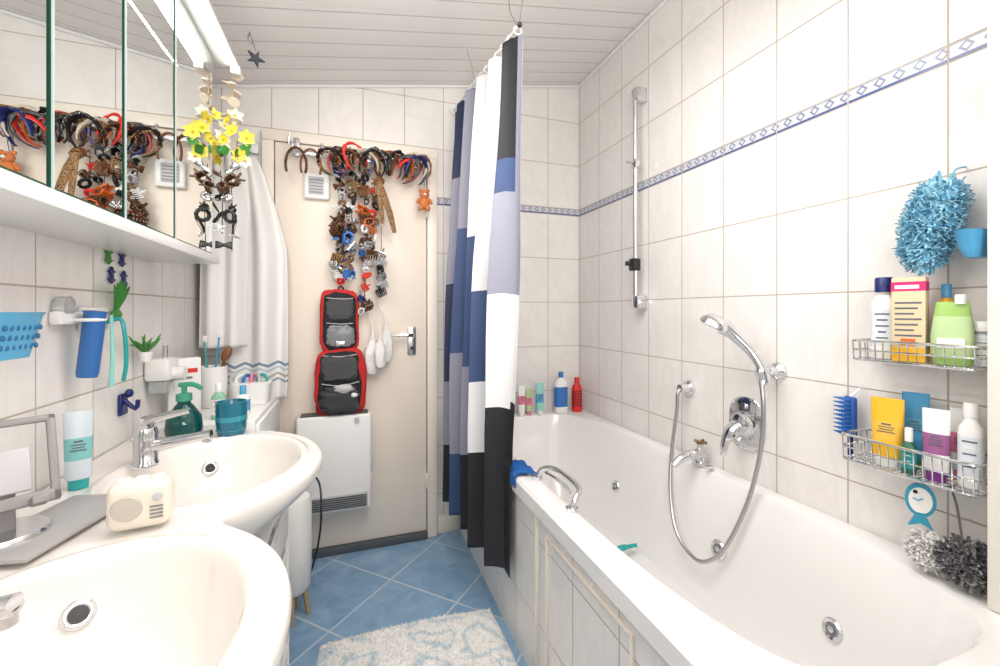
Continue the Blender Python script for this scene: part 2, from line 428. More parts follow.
def tubeb(name,x,y,z,w_,dp,hh,cap,body,band=None,rz=0.0,caph=.02,lean=0):
    o=MB(name); X=T(x,y,z)@rotz(rz)@R(lean,'Y')
    secs=[(0,w_*.36,dp*.9,2.4),(caph,w_*.38,dp*.95,2.4),(caph+.001,w_*.46,dp,2.2),(hh*.38,w_*.48,dp*.95,2.2),(hh*.66,w_*.5,dp*.6,2.2),(hh*.9,w_*.51,dp*.22,2.2),(hh,w_*.51,.0015,2.2)]
    o.loft(secs,[cap,cap,body,band or body,body,body],X)
    for k in range(4): # printed lines
        zz=hh*(.50+.035*k); ww=w_*(.28,.2,.25,.15)[k]; dd=dp*(.83-.06*k)
        for sg in (-1,1): o.box((-ww,sg*dd-.0006,zz),(ww,sg*dd+.0006,zz+hh*.012*(2 if k==3 else 1)),ink,0,X)
    return o.done()
def bottle(name,x,y,z,w_,dp,hh,cap,body,label=None,rz=0.0,capr=.35,caph=.03,n=3):
    o=MB(name); X=T(x,y,z)@rotz(rz)
    w2,d2=w_/2,dp/2; cr=min(w2,d2)*capr*1.6
    s_=hh-caph
    secs=[(0,w2*.92,d2*.92,n),(.006,w2,d2,n),(s_*.18,w2,d2,n),(s_*.74,w2,d2,n),(s_*.86,w2*.92,d2*.95,n),(s_*.96,w2*.55,d2*.7,2.2),(s_,cr,cr,2),(s_+.0005,cr*1.15,cr*1.15,2),(hh-.003,cr*1.15,cr*1.15,2),(hh,cr,cr,2)]
    o.loft(secs,[body,body,label or body,body,body,body,cap,cap,cap],X)
    for k in range(5):
        zz=s_*(.66-.09*k); ww=w2*(.55,.4,.5,.3,.45)[k]
        for sg in (-1,1): o.box((-ww,sg*d2-.0006,zz),(ww,sg*d2+.0006,zz+s_*.022),ink if k%2==0 else (cap),0,X)
    return o.done()
RZ=.589
tubeb('shampoo_tube',.80,2.13,RZ,.04,.014,.17,green,whitep,green)
tubeb('shampoo_tube',.86,2.13,RZ,.04,.014,.16,whitep,whitep,pink)
tubeb('shampoo_tube',.905,2.135,RZ,.038,.014,.14,pink,pgreen,pink)
tubeb('shampoo_tube',.965,2.125,RZ,.045,.016,.17,whitep,M('pale_teal',(.3,.65,.6),.35),lblue)
bottle('cleaner_bottle',1.09,2.12,RZ,.075,.05,.225,blue,whitep,blue,capr=.3)
bottle('red_shampoo_bottle',1.19,2.12,RZ,.055,.045,.19,red,red,M('dark_red',(.4,.01,.01),.35))
o=MB('fish_bath_toy'); q=T(1.02,1.45,.205)@R(60,'X')
fish=[(-.045,0),(-.03,.016),(-.005,.024),(.02,.018),(.034,.006),(.055,.022),(.052,0),(.055,-.022),(.034,-.006),(.02,-.018),(-.005,-.024),(-.03,-.016)]
o.prism(fish,.014,turq,q@T(0,0,0)); o.sphere((0,0,0),(.03,.012,.018),turq,q); o.done()

# ---------------------------------------------------------------- curtain
cw=M('curtain_white',(.80,.80,.81),.6); cb=M('curtain_blue',(.04,.075,.19),.6); cn=M('curtain_navy',(.018,.03,.085),.6)
cl=M('curtain_lavender_grey',(.29,.295,.37),.6); ck=M('curtain_black',(.012,.013,.018),.6)
W,B,Nv,Lg,K=cw,cb,cn,cl,ck
cols=[
 [(1.75,Nv),(1.25,Lg),(.80,Nv),(.5,Lg),(0,K)],
 [(1.50,Lg),(.95,B),(.5,Lg),(0,B)],
 [(1.45,W),(.90,B),(.55,Lg),(0,K)],
 [(1.22,W),(.86,B),(.60,W),(0,K)],
 [(1.68,K),(1.56,B),(1.2,Lg),(.8,W),(0,K)],
 [(1.20,Lg),(.82,W),(0,K)],
]
bnds=[.27,.46,.66,.84,.965,1.01]
c=MB('shower_curtain',80)
def cf(u,v):
    ztop=2.172-.035*u
    z=ztop-(ztop-.235)*v
    n=5.35; ph=2*pi*n*u
    amp=.024+.024*min(1,v*2.5)
    amp*= (1+.35*math.sin(u*17+1))
    Y=2.13-.75*u+.015*math.cos(ph*1.0)+.01*noise.noise(Vector((u*6,v*2,3)))
    Xc=.535-.05*min(1,v/.75)-.035*(1-u)+.010*u
    X=Xc+amp*math.sin(ph)+.014*noise.noise(Vector((u*8,v*3,0)))
    if z<.62: X=min(X,.510)
    z+=-.02*abs(math.sin(pi*n*u*1.0))*(1-v)
    return (X,Y,z)
def cmf(u,v):
    z=2.115-1.88*v
    col=cols[[i for i,b_ in enumerate(bnds) if u<b_][0]]
    for zl,m in col:
        if z>zl: return m
    return col[-1][1]
c.sheet(cf,240,140,cw,matfn=cmf); c.done(solid=.0012)
r=MB('curtain_rod')
r.cyl((.50,2.199,2.20),(.55,1.38,2.145),.006,whitep,seg=12)
r.cyl((.50,2.199,2.20),(.501,2.185,2.20),.022,whitep)
for k in range(13):
    t=k/12; y=2.12-.72*t; x_=.503+(2.2-y)/.84*.05
    r.torus((x_,y,2.188-.05*t),.014,.002,whitep,n=14,seg=6)
r.sphere((.55,1.38,2.145),.009,black)
r.tube([(.55,1.38,2.15),(.56,1.33,zc(.56)-.003)],.0012,dgrey,seg=5)
r.tube([(.55,1.40,2.15),(.545,1.46,2.24),(.55,1.5,zc(.55)-.003)],.0012,dgrey,seg=5)
r.tube([(.52,1.85,2.18),(.51,1.86,2.25),(.49,1.87,zc(.49)-.003)],.003,chrome,seg=6)
r.done()

# ---------------------------------------------------------------- washbasin
ZT=.78
C1,C2=.585,1.19
def front(y):
    vals=[]
    for c_ in (C1,C2):
        t=(y-c_)/.315
        vals.append(-.36+.28*math.sqrt(max(0,1-t*t)) if abs(t)<1 else -.36-.3*(abs(t)-1))
    vals.append(-.225 if .7<y<1.1 else -.225-.6*max(.7-y,y-1.1))
    k=60; return math.log(sum(math.exp(k*q) for q in vals))/k
def bowl(x,y):
    dz=0
    for c_ in (C1,C2):
        e=((x+.315)/.190)**2+((y-c_)/.235)**2
        t=1-e
        dz+=.006*math.exp(-((t+.10)/.10)**2)
        if t>0:
            tt=min(1,t*1.15)
            g=(1-(1-tt)**3.2)
            sm=min(1,t/.10); sm=sm*sm*(3-2*sm)
            dz-=.135*g*(.35+.65*sm) if t<.1 else .135*g
    return dz
bs=MB('double_washbasin',60)
ny,nx=240,110
Y0,Y1=.28,1.505
vs=[];fs=[]
prof=[(.004,-.003),(.007,-.012),(.006,-.03),(-.004,-.045),(-.03,-.07),(-.07,-.10),(-.14,-.14)]
row=nx+1+len(prof)
for j in range(ny+1):
    y=Y0+(Y1-Y0)*j/ny; fx=front(y)
    for i in range(nx+1):
        x_=-.606+(fx+.606)*i/nx
        vs.append((x_,y,ZT+bowl(x_,y)))
    for dx,dz in prof: vs.append((fx+dx,y,ZT+dz))
for j in range(ny):
    for i in range(row-1):
        a=j*row+i; fs.append([a,a+1,a+row+1,a+row])
bs.add(vs,fs,bceram)
for yy in (Y1,Y0):
    fx=front(yy)
    bs.add([(-.606,yy,ZT),(fx+.004,yy,ZT-.003),(fx+.006,yy,ZT-.03),(fx-.03,yy,ZT-.07),(fx-.14,yy,ZT-.14),(-.606,yy,ZT-.14)],[[0,1,2,3,4,5]],bceram)
def bn(x,y):
    e=.004; return Vector((-(bowl(x+e,y)-bowl(x-e,y))/(2*e),-(bowl(x,y+e)-bowl(x,y-e))/(2*e),1)).normalized()
for c_ in (C1,C2):
    x_,y_=-.375,c_+.200
    n_=bn(x_,y_); q=T(*(Vector((x_,y_,ZT+bowl(x_,y_)))+n_*.003))@n_.to_track_quat('Z','Y').to_matrix().to_4x4()
    bs.lathe([(.019,-.006),(.020,.003),(.016,.006),(.011,.004)],chrome,q,caps=False); bs.lathe([(.0115,.0045),(.001,.0045)],black,q,caps=False)
    q=T(-.315,c_,ZT-.134)
    bs.lathe([(.030,-.003),(.030,.003),(.024,.004),(.02,.001),(.018,.006),(.001,.007)],chrome,q)
bs.done()
vc=MB('vanity_cabinet')
vc.box((-.6,.40,.08),(-.36,1.44,ZT-.16),white,.004).box((-.59,.42,0),(-.38,1.42,.08),dgrey,.002)
for k in range(2): vc.box((-.362,.41+k*.26,.10),(-.35,.66+k*.26,ZT-.18),white,.004)
vc.done()
ws=MB('white_drawer_trolley')
for xx in (-.345,-.185):
    for yy in (1.02,1.40): ws.tube([(xx,yy,0.0),(xx,yy,.62)],.009,white,seg=8)
for k in range(4):
    z=.06+k*.14
    ws.box((-.345,1.02,z),(-.185,1.40,z+.012),white,.003).box((-.188,1.03,z+.012),(-.178,1.39,z+.045+.05*(k%2)),white,.003)
    for j in range(9): ws.tube([(-.182,1.05+.04*j,z+.01),(-.182,1.05+.04*j,z+.11)],.0025,whitep,seg=6)
    ws.tube([(-.182,1.03,z+.11),(-.182,1.39,z+.11)],.004,whitep,seg=6)
ws.box((-.345,1.02,.61),(-.185,1.40,.625),white,.003)
ws.done()
def faucet(y,x=-.465):
    f=MB('basin_mixer_tap'); z=ZT+.002
    f.lathe([(.027,0),(.027,.006),(.023,.012),(.022,.055),(.024,.075),(.020,.09),(.008,.095)],chrome,T(x,y,z))
    f.loft([(0,.013,.016,2.6),(.06,.012,.015,2.6),(.125,.010,.013,2.6)],chrome,T(x+.01,y,z+.045)@R(82,'Y'))
    f.cyl((x+.125,y,z+.058),(x+.125,y,z+.043),.011,chrome)
    f.tube([(x,y,z+.09),(x-.0,y,z+.103),(x+.03,y+.005,z+.112),(x+.085,y+.01,z+.122)],[.016,.015,.010,.007],chrome,smooth=4,flat=1.5)
    f.tube([(x-.035,y+.03,z),(x-.035,y+.03,z+.05)],.0035,chrome).sphere((x-.035,y+.03,z+.055),.008,chrome)
    f.done()
faucet(C1+.0); faucet(C2+.05)

# mirror cabinet
mc=MB('mirror_cabinet')
mc.box((-.609,.30,1.335),(-.458,1.665,2.0),white,.002)
mc.box((-.609,.29,1.308),(-.425,1.68,1.3345),white,.003)
ed=[.30,.58,.847,1.073,1.336,1.663]
for i in range(5):
    y0,y1=ed[i]+.005,ed[i+1]-.005
    mc.box((-.452,y0,1.34),(-.441,y1,1.995),gedge,.0)
    mc.box((-.4415,y0+.003,1.343),(-.4395,y1-.003,1.992),mirror,.0)
    mc.box((-.4405,y0,1.34),(-.438,y0+.0035,1.995),M('bevel_glass',(.5,.6,.57),.1),.0)
mc.done()
fl=MB('vanity_fluorescent_lamp')
fl.box((-.45,.45,2.001),(-.375,1.72,2.014),whitep,.003)
fl.cyl((-.385,.47,1.99),(-.385,1.71,1.99),.009,lampm,seg=14)
fl.box((-.40,.45,1.978),(-.37,.475,2.005),whitep,.003).box((-.40,1.705,1.978),(-.37,1.73,2.005),whitep,.003)
fl.done()
XC=T(.42,-.35,zc(.42)-.035)@Matrix.Rotation(-math.atan(.171),4,'Y')
cl_=MB('added_fill_disc')  # unseen glowing disc added behind the camera to brighten the room
cl_.lathe([(.20,0),(.20,-.03),(.17,-.06),(.10,-.075),(.001,-.08)],fillc,XC); cl_.lathe([(.21,0),(.21,.03)],white,XC); cl_.done()

ht=MB('wall_convector_heater')
ht.box((-.235,2.07,.235),(.085,2.162,.675),white,.012,seg=3)
ht.box((-.215,2.064,.25),(.068,2.072,.315),lgrey,.002)
for k in range(6): ht.box((-.21,2.060,.255+k*.0095),(.063,2.068,.2595+k*.0095),dgrey,.0)
ht.box((-.22,2.08,.674),(.07,2.15,.679),dgrey,0)
ht.cyl((.02,2.07,.65),(.02,2.062,.65),.012,lgrey)
ht.box((.077,2.075,.40),(.09,2.12,.47),lgrey,.003)
ht.done()

o=MB('door_clock'); o.box((-.21,2.145,1.67),(-.10,2.171,1.79),whitep,.008,seg=3); o.box((-.19,2.142,1.69),(-.125,2.147,1.77),lgrey,.004)
for k in range(5): o.box((-.185,2.140,1.697+k*.014),(-.13,2.1435,1.702+k*.014),grey,0)
o.done()

YR=2.135
o=MB('door_hook_rail')
o.box((-.27,YR,1.865),(.33,YR+.006,1.885),steel,.002)
for x_ in (-.25,-.13,-.01,.11,.23,.32):
    o.tube([(x_,YR,1.87),(x_,YR-.03,1.86),(x_,YR-.045,1.875),(x_,YR-.045,1.9)],.004,steel,smooth=3); o.sphere((x_,YR-.045,1.903),.007,steel)
for x_ in (-.24,.30): o.box((x_-.012,2.14,1.86),(x_+.012,2.164,1.94),steel,.002)
o.tube([(-.27,YR-.01,1.90),(-.27,YR-.01,1.93),(-.265,YR-.01,1.95)],.004,steel)
o.done()

bandm=[leop,black,reddot,dots,black,tort,orange,black,red,tort,navy,M('cream_band',(.65,.58,.45),.6),leop,black,tort,dots,black]
o=MB('headband_bundle')
for k in range(30):
    x_=-.09+.40*k/29+random.uniform(-.012,.012)
    tilt=random.uniform(-30,30)+ (k-14)*2.2; m=bandm[k%len(bandm)]
    X=T(x_,YR-.03-random.uniform(0,.04),1.838+random.uniform(-.018,.015))@R(tilt,'Y')@R(random.uniform(-40,40),'Z')@R(random.uniform(-15,15),'X')
    rr=random.uniform(.048,.064)
    pts=[(math.cos(a)*rr*.9,0,math.sin(a)*rr*1.15) for a in [(-.22+1.44*i/21)*pi for i in range(22)]]
    rad=[.003+random.choice([.002,.004,.008])*math.sin(pi*i/21) for i in range(22)]
    o.tube(pts,rad,m,X=X,seg=8,flat=2.0 if k%2 else .8)
pts=[(-.235+math.cos(a)*.042,YR-.05,1.80+math.sin(a)*.075) for a in [(-.15+1.3*i/19)*pi for i in range(20)]]
o.tube(pts,.006,tort,flat=1.4)
o.tube([(p[0]+.06,p[1],p[2]+.0) for p in pts],.005,brown,flat=1.4)
o.done()

def claw(mb,c,s_,mat,X):
    XX=T(*c)@X
    for sg in (-1,1):
        for k in range(5):
            xx=(-2+k)*.011*s_
            mb.tube([(xx,0,.012*s_),(xx,sg*.017*s_,-.002*s_),(xx,sg*.012*s_,-.024*s_),(xx,sg*.001,-.034*s_)],[.0045*s_,.004*s_,.003*s_,.0015*s_],mat,X=XX,seg=6)
        mb.tube([(-.026*s_,sg*.009*s_,.007*s_),(.026*s_,sg*.009*s_,.007*s_)],.005*s_,mat,X=XX,seg=6)
        mb.tube([(0,sg*.004*s_,.01*s_),(0,sg*.016*s_,.032*s_)],[.006*s_,.004*s_],mat,X=XX,seg=6)
acc=[black,tort,brown,leop,black,silver,navy,black,tort,orange,blue,black,lgrey,tort,red,whitep]
def accessories(name,xs,yb,step=.03,seedv=1,big=1.0,pal=None):
    random.seed(seedv); o=MB(name); pal=pal or acc
    for (xa,xb,zt,zb) in xs:
        o.tube([(xa,yb,zt),((xa+xb)/2+.004,yb-.004,(zt+zb)/2),(xb,yb,zb)],.0015,black,seg=5,smooth=6)
        n=int((zt-zb)/step)
        for k in range(n):
            t=(k+.5)/n; x_=xa+(xb-xa)*t+random.uniform(-.016,.016); z=zt+(zb-zt)*t; y=yb-random.uniform(.005,.035)
            m=random.choice(pal); X=R(random.uniform(-80,80),'Y')@R(random.uniform(0,180),'Z')@R(random.uniform(-60,60),'X')
            kind=random.random()
            if kind<.5: claw(o,(x_,y,z),random.uniform(.6,1.15)*big,m,X)
            elif kind<.64:
                n2=20; rr=random.uniform(.012,.019); pts=[];rad=[]
                for i in range(n2):
                    a=2*pi*i/n2; pts.append((math.cos(a)*rr,0,math.sin(a)*rr)); rad.append(.0055+.002*(i%2))
                o.tube(pts,rad,m,closed=True,X=T(x_,y,z)@X,seg=8)
            elif kind<.88:
                o.tube([(-.028,0,0),(-.01,.004,.005),(.012,.004,.005),(.03,0,0)],[.003,.006,.006,.002],m,X=T(x_,y,z)@X,seg=8,smooth=3,flat=.5)
                o.tube([(-.028,0,-.003),(.03,0,-.002)],.0016,silver,X=T(x_,y,z)@X,seg=5)
            else:
                for sg in (-1,1): o.loft([(0,.005,.004,2),(.012,.012,.007,2),(.025,.015,.004,2)],m,T(x_,y,z)@X@R(90*sg,'Y'),seg=12)
                o.sphere((x_,y,z),.006,m)
    return o.done()
accessories('hair_accessory_strand',[(-.055,-.06,1.82,1.285)],YR-.01,.020,3,.95)
accessories('hair_accessory_strand',[(.0,-.015,1.82,1.29)],YR-.02,.024,8,1.0)
accessories('hair_accessory_strand',[(.05,.055,1.82,1.14)],YR-.01,.027,15,.95)
accessories('hair_accessory_strand',[(.100,.097,1.78,1.40)],YR-.01,.036,23,.9)
o=MB('leopard_hair_scarf'); o.tube([(.115,YR-.06,1.77),(.14,YR-.07,1.69),(.170,YR-.065,1.60),(.19,YR-.06,1.52)],[.009,.016,.015,.009],leop,smooth=5,flat=.4)
o.tube([(.115,YR-.06,1.77),(.125,YR-.07,1.65),(.135,YR-.065,1.56)],[.009,.012,.008],leop,smooth=5,flat=.4); o.done()
o=MB('hair_clip_chain')
for k in range(6): claw(o,(.130+.006*math.sin(k*2),YR-.045,1.42-k*.035),.85,[silver,lgrey,black][k%3],R(40*k,'Z')@R(25,'Y'))
o.tube([(.13,YR-.045,1.55),(.13,YR-.045,1.22)],.0015,black,seg=5); o.done()

o=MB('orange_teddy_keychain'); c0=(.335,YR-.03,1.68); om=M('orange_plush',(.62,.2,.06),.9,bump=.5,bscale=400)
o.sphere(c0,(.026,.02,.03),om).sphere((c0[0],c0[1]-.005,c0[2]+.042),(.024,.02,.022),om)
for sg in (-1,1):
    o.sphere((c0[0]+sg*.018,c0[1],c0[2]+.062),(.009,.006,.009),om).sphere((c0[0]+sg*.028,c0[1]-.006,c0[2]+.01),(.009,.009,.018),om,X=R(sg*-30,'Y')).sphere((c0[0]+sg*.017,c0[1]-.01,c0[2]-.026),(.012,.012,.014),om)
    o.sphere((c0[0]+sg*.008,c0[1]-.024,c0[2]+.046),.0025,black)
o.sphere((c0[0],c0[1]-.024,c0[2]+.038),(.008,.006,.006),whitep).tube([(c0[0],c0[1]+.01,c0[2]+.06),(c0[0],c0[1],1.78),(.325,YR-.045,1.87)],.0015,black,seg=5); o.done()

# hanging toiletry bag (soft, unfolded)
o=MB('hanging_toiletry_bag',70)
mesh_=M('dark_mesh_pocket',(.07,.07,.075),.7,bump=1.0,bscale=700)
def soft(c_,r_,mat,e=.4,disp=.08,dsc=2.2): o.sphere(c_,r_,mat,u=48,w=32,disp=disp,dsc=dsc,e=e)
Yb=2.118
soft((-.055,Yb,1.10),(.084,.020,.147),redf); soft((-.053,Yb-.005,1.10),(.074,.020,.135),blackf)
soft((-.050,Yb-.006,.818),(.110,.034,.158),redf,.5,.10); soft((-.053,Yb-.012,.820),(.098,.034,.146),blackf,.5,.10)
soft((-.053,Yb-.020,1.160),(.058,.012,.050),mesh_,.5,.12,3); soft((-.051,Yb-.023,1.035),(.058,.014,.050),M('clear_pocket',(.20,.21,.22),.2),.5,.15,3)
o.tube([(-.110,Yb-.027,1.21),(-.05,Yb-.034,1.205),(.003,Yb-.027,1.208)],.0022,lgrey,seg=5,smooth=3)
o.tube([(-.110,Yb-.027,1.095),(-.05,Yb-.036,1.090),(.003,Yb-.027,1.093)],.0022,lgrey,seg=5,smooth=3)
soft((-.055,Yb-.042,.890),(.076,.016,.055),mesh_,.5,.2,3); soft((-.052,Yb-.046,.745),(.080,.022,.060),M('dark_pocket',(.035,.035,.04),.6,bump=.5),.5,.25,3)
o.tube([(-.13,Yb-.048,.822),(-.05,Yb-.062,.812),(.03,Yb-.048,.825)],.0022,lgrey,seg=6,smooth=3).tube([(-.125,Yb-.042,.948),(-.05,Yb-.055,.943),(.02,Yb-.042,.95)],.0022,lgrey,seg=6,smooth=3)
o.sphere((-.035,Yb-.068,.800),(.040,.010,.018),lgrey,disp=.5,dsc=3); o.sphere((.01,Yb-.068,.768),(.014,.008,.010),whitep,disp=.4); o.box((-.07,Yb-.043,.99),(-.03,Yb-.032,1.012),silver,.002)
o.tube([(-.055,Yb,1.235),(-.06,Yb-.004,1.255),(-.05,Yb-.006,1.265),(-.04,Yb-.004,1.255),(-.045,Yb,1.235)],.004,black,smooth=4,seg=6)
o.done()
pm=M('white_bag_film',(.80,.79,.78),.4)
def bagf(name,c_,rx,ry,rz_,sd,top):
    o=MB(name,80); vs=[];fs=[];u_,w_=40,30
    for i in range(w_+1):
        t=i/w_
        for k in range(u_):
            a=2*pi*k/u_; prof_=.22+.78*math.sin(pi*min(1,(t*.8+.08)))**.7 if t<.97 else .3
            prof_*= (.35+.65*min(1,t*2.2)); fold=1+.18*math.sin(5*a+3*t+sd)*(1-t*.5)+.22*noise.noise(Vector((math.cos(a)*2,math.sin(a)*2,t*5+sd)))
            vs.append((c_[0]+rx*prof_*fold*math.cos(a),c_[1]+ry*prof_*fold*math.sin(a),c_[2]+rz_*(1-2*t)))
    for i in range(w_):
        for k in range(u_): fs.append([i*u_+k,(i+1)*u_+k,(i+1)*u_+(k+1)%u_,i*u_+(k+1)%u_])
    o.add(vs,fs,pm)
    o.tube([(c_[0],c_[1],c_[2]+rz_*.85),(c_[0],c_[1]+.003,c_[2]+rz_*1.3),top],[rx*.3,.004,.002],pm,smooth=4)
    o.done()
bagf('white_plastic_bag',(.092,2.130,.94),.036,.018,.095,0,(.07,2.135,1.15))
bagf('white_plastic_bag',(.155,2.128,.99),.032,.018,.090,3,(.12,2.135,1.18))
bagf('white_plastic_bag',(.125,2.085,.955),.026,.014,.075,5,(.11,2.10,1.15))

# ---------------------------------------------------------------- towels, garland left
b=NB('towel_terry'); v,x=b.pos()
zz=b.m('SUBTRACT',x[2],b.m('MULTIPLY',b.m('ABSOLUTE',b.m('SUBTRACT',b.m('FRACT',b.m('MULTIPLY',x[0],16.0)),.5)),.03))
def bd(a,w_): return b.m('LESS_THAN',b.m('ABSOLUTE',b.m('SUBTRACT',zz,a)),w_)
colr=b.mix(bd(.91,.006),(.86,.85,.83),(.20,.30,.42)); colr=b.mix(bd(.888,.004),colr,(.45,.6,.65)); colr=b.mix(bd(.86,.005),colr,(.45,.42,.40)); colr=b.mix(bd(.836,.004),colr,(.2,.3,.42))
b.L(colr,b.p.inputs['Base Color']); b.p.inputs['Roughness'].default_value=.95; b.bump(b.noise(v,500,2),.5,.003)
tw=b.mat
o=MB('bath_towel',80)
def tf_(u,v):
    z=1.82-1.06*v; wd=.05+.22*min(1,(v*2.6))**.7
    X=-.43+.012*math.sin(v*3)+(u-.5)*wd+(.02*v)
    Y=2.10+.024*math.sin(u*15+v*1.5)*(.5+.5*min(1,v*3))-.03*math.sin(u*pi)+.02*v
    return (X,Y,z+.01*math.sin(u*7))
o.sheet(tf_,60,80,tw); o.done(solid=.010)
o=MB('white_bathrobe',80)
def tf2(u,v):
    z=1.86-.86*v; wd=.06+.11*min(1,v*2.5)
    return (-.495+(u-.5)*wd-.01*v,2.03+.02*math.sin(u*13+1)-.02*math.sin(u*pi),z)
o.sheet(tf2,40,50,M('white_terry',(.86,.85,.83),.95,bump=.5,bscale=500)); o.done(solid=.009)
o=MB('towel_hook'); o.box((-.50,2.175,1.86),(-.40,2.199,1.90),white,.004).tube([(-.46,2.18,1.87),(-.46,2.11,1.85),(-.46,2.09,1.88)],.006,chrome,smooth=3).tube([(-.43,2.18,1.87),(-.43,2.12,1.85),(-.43,2.10,1.88)],.006,chrome,smooth=3); o.done()

o=MB('shell_and_flower_garland')
gx,gy=-.405,1.75
o.tube([(gx,gy,1.985),(gx+.005,gy,1.8),(gx,gy,1.68)],.002,M('raffia',(.6,.45,.25),.8),seg=5,smooth=5)
random.seed(5)
for k in range(9):
    z=1.985-k*.020; a=k*2.3; s_=.8
    X=T(gx+.018*math.cos(a),gy+.018*math.sin(a),z)@R(math.degrees(a)*1.7,'Z')@R(55+20*math.sin(k),'X')
    fan=[(0,-.018*s_)]+[(math.cos(t)*.024*s_*(1+.08*(i%2)),math.sin(t)*.024*s_*(1+.08*(i%2))) for i,t in enumerate([math.radians(-10+200*j/14) for j in range(15)])]
    o.prism(fan,.005,shell,X)
def _pet(s_):
    vs=[];fs=[];n=8
    for i in range(n+1):
        t=i/n; w_=s_*.33*math.sin(pi*min(.98,t*.9+.06)); z=s_*t
        vs+= [(-w_,-s_*.25*t*t,z),(0,-s_*.25*t*t+s_*.06,z),(w_,-s_*.25*t*t,z)]
    for i in range(n):
        for k in range(2): a=i*3+k; fs.append([a,a+1,a+4,a+3])
    return vs,fs
def flower(c_,s_,X,pet=yflow,mid=orange):
    for k in range(6): o.add(*_pet(s_),pet,T(*c_)@X@Matrix.Rotation(k*pi/3,4,'Y'))
    o.sphere(c_,s_*.2,mid,u=10,w=6)
wpet=M('white_petal',(.88,.88,.78),.5)
for k in range(14):
    flower((gx+random.uniform(-.05,.05),gy-.02+random.uniform(-.03,.02),1.835-k*.012+random.uniform(-.01,.01)),random.uniform(.020,.030),R(random.uniform(-50,50),'Z')@R(random.uniform(-30,30),'X'),pet=yflow if k%3 else wpet,mid=yellow)
for k in range(7):
    a=k*.9; o.add(*_pet(.05),green,T(gx+.02*math.cos(a),gy+.02*math.sin(a),1.72)@R(math.degrees(a),'Z')@R(60+k*12,'Y'))
o.done()
accessories('hair_clip_strand',[(-.405,-.40,1.66,1.36),(-.435,-.43,1.64,1.42)],1.73,.032,77,.8,[black,silver,lgrey,whitep,tort,silver,black])
o=MB('starfish_ornament'); sc=(-.34,1.80,2.09)
st=[]
for k in range(10):
    a=pi/2+k*pi/5; rr=.032 if k%2==0 else .012; st.append((math.cos(a)*rr,math.sin(a)*rr))
o.prism(st,.010,M('slate_starfish',(.06,.07,.10),.7),T(*sc)@R(25,'Z')@R(20,'Y')); o.tube([(sc[0],sc[1],sc[2]+.03),(sc[0]-.02,sc[1],zc(sc[0]-.02)-.002)],.0012,dgrey,seg=5)
o.tube([(sc[0]-.02,sc[1],zc(-.36)-.002),(sc[0]-.025,sc[1],zc(-.36)-.03),(sc[0]-.01,sc[1],zc(-.36)-.045)],.003,silver,smooth=3,seg=6); o.done()

# ---------------------------------------------------------------- storage cabinet by the door + items
sc_=MB('storage_cabinet')
sc_.box((-.606,1.58,.04),(-.30,2.04,.79),white,.004)
for k in range(4): sc_.box((-.302,1.60,.07+k*.18),(-.290,2.02,.235+k*.18),white,.004); sc_.cyl((-.29,1.82,.15+k*.18),(-.278,1.82,.15+k*.18),.010,chrome)
sc_.box((-.60,1.60,0),(-.32,2.02,.04),dgrey)
sc_.done()
def cup(name,x,y,z,r,hh,mat,rim=None,r2=None,n=28):
    o=MB(name); r2=r2 or r
    o.lathe([(r*.9,0),(r,.006),(r2,hh*.45),(r2,hh*.6),(r2,hh),(r2-.003,hh+.001),(r2-.005,hh-.004),(r-.006,.01),(.001,.008)],[mat,mat,rim or mat,mat,mat,mat,mat,mat],T(x,y,z)); return o
o=cup('teal_cup',-.34,1.465,ZT+.001,.037,.10,teal,M('teal_light',(.04,.28,.37),.25),.041)
for k in range(6): o.torus((-.34,1.465,ZT+.02+k*.013),.0385,.0010,M('teal_light',(.04,.28,.37),.25),X=R(90,'X'),n=28,seg=6)
o.done()
o=MB('soap_dispenser_bottle'); pg=M('pump_green',(.05,.30,.2),.3)
XX=T(-.455,1.452,ZT+.001)@Matrix.Scale(1.15,4)
o.lathe([(.026,0),(.036,.006),(.040,.03),(.036,.06),(.020,.085),(.014,.092),(.014,.10)],[tealg]*6,XX)
o.lathe([(.030,.004),(.034,.02),(.033,.045),(.001,.046)],M('soap_liquid',(.02,.16,.16),.2),XX)
o.lathe([(.017,.098),(.017,.115),(.006,.118),(.006,.135)],pg,XX); o.tube([(-.010,0,.137),(.02,-.005,.138),(.04,-.01,.128)],.006,pg,smooth=3,X=XX)
o.done()
o=cup('toothbrush_cup',-.50,1.88,.791,.045,.15,whitep,None,.05)
def tb_(p0,p1,m1):
    o.tube([p0,((p0[0]+p1[0])/2,(p0[1]+p1[1])/2,(p0[2]+p1[2])/2),p1],[.005,.004,.003],m1); 
    o.box((p1[0]-.004,p1[1]-.004,p1[2]-.02),(p1[0]+.012,p1[1]+.004,p1[2]+.005),whitep,.002)
tb_((-.50,1.88,.83),(-.47,1.86,1.07),lblue); tb_((-.51,1.89,.83),(-.535,1.91,1.05),turq)
o.tube([(-.48,1.88,.88),(-.455,1.86,.96)],.007,brown); o.sphere((-.445,1.85,.99),(.016,.012,.03),brown,X=R(25,'Y')); o.done()
o=MB('medicine_box'); X=T(-.54,1.72,.791)@rotz(.5); o.box((-.045,-.02,0),(.045,.02,.20),whitep,.002,X).box((-.03,-.0212,.15),(.035,-.02,.165),red,0,X).box((-.03,-.0212,.13),(.02,-.02,.138),grey,0,X); o.done()
bottle('cream_bottle',-.42,1.65,.791,.042,.032,.12,whitep,M('green_label',(.25,.5,.35),.4),whitep)
bottle('lotion_bottle',-.36,1.70,.791,.045,.032,.10,lblue,whitep,lblue)
o=MB('storage_basket'); o.loft([(.0,.06,.05,4),(.08,.068,.055,4),(.082,.064,.05,4)],whitep,T(-.370,1.90,.791)); 
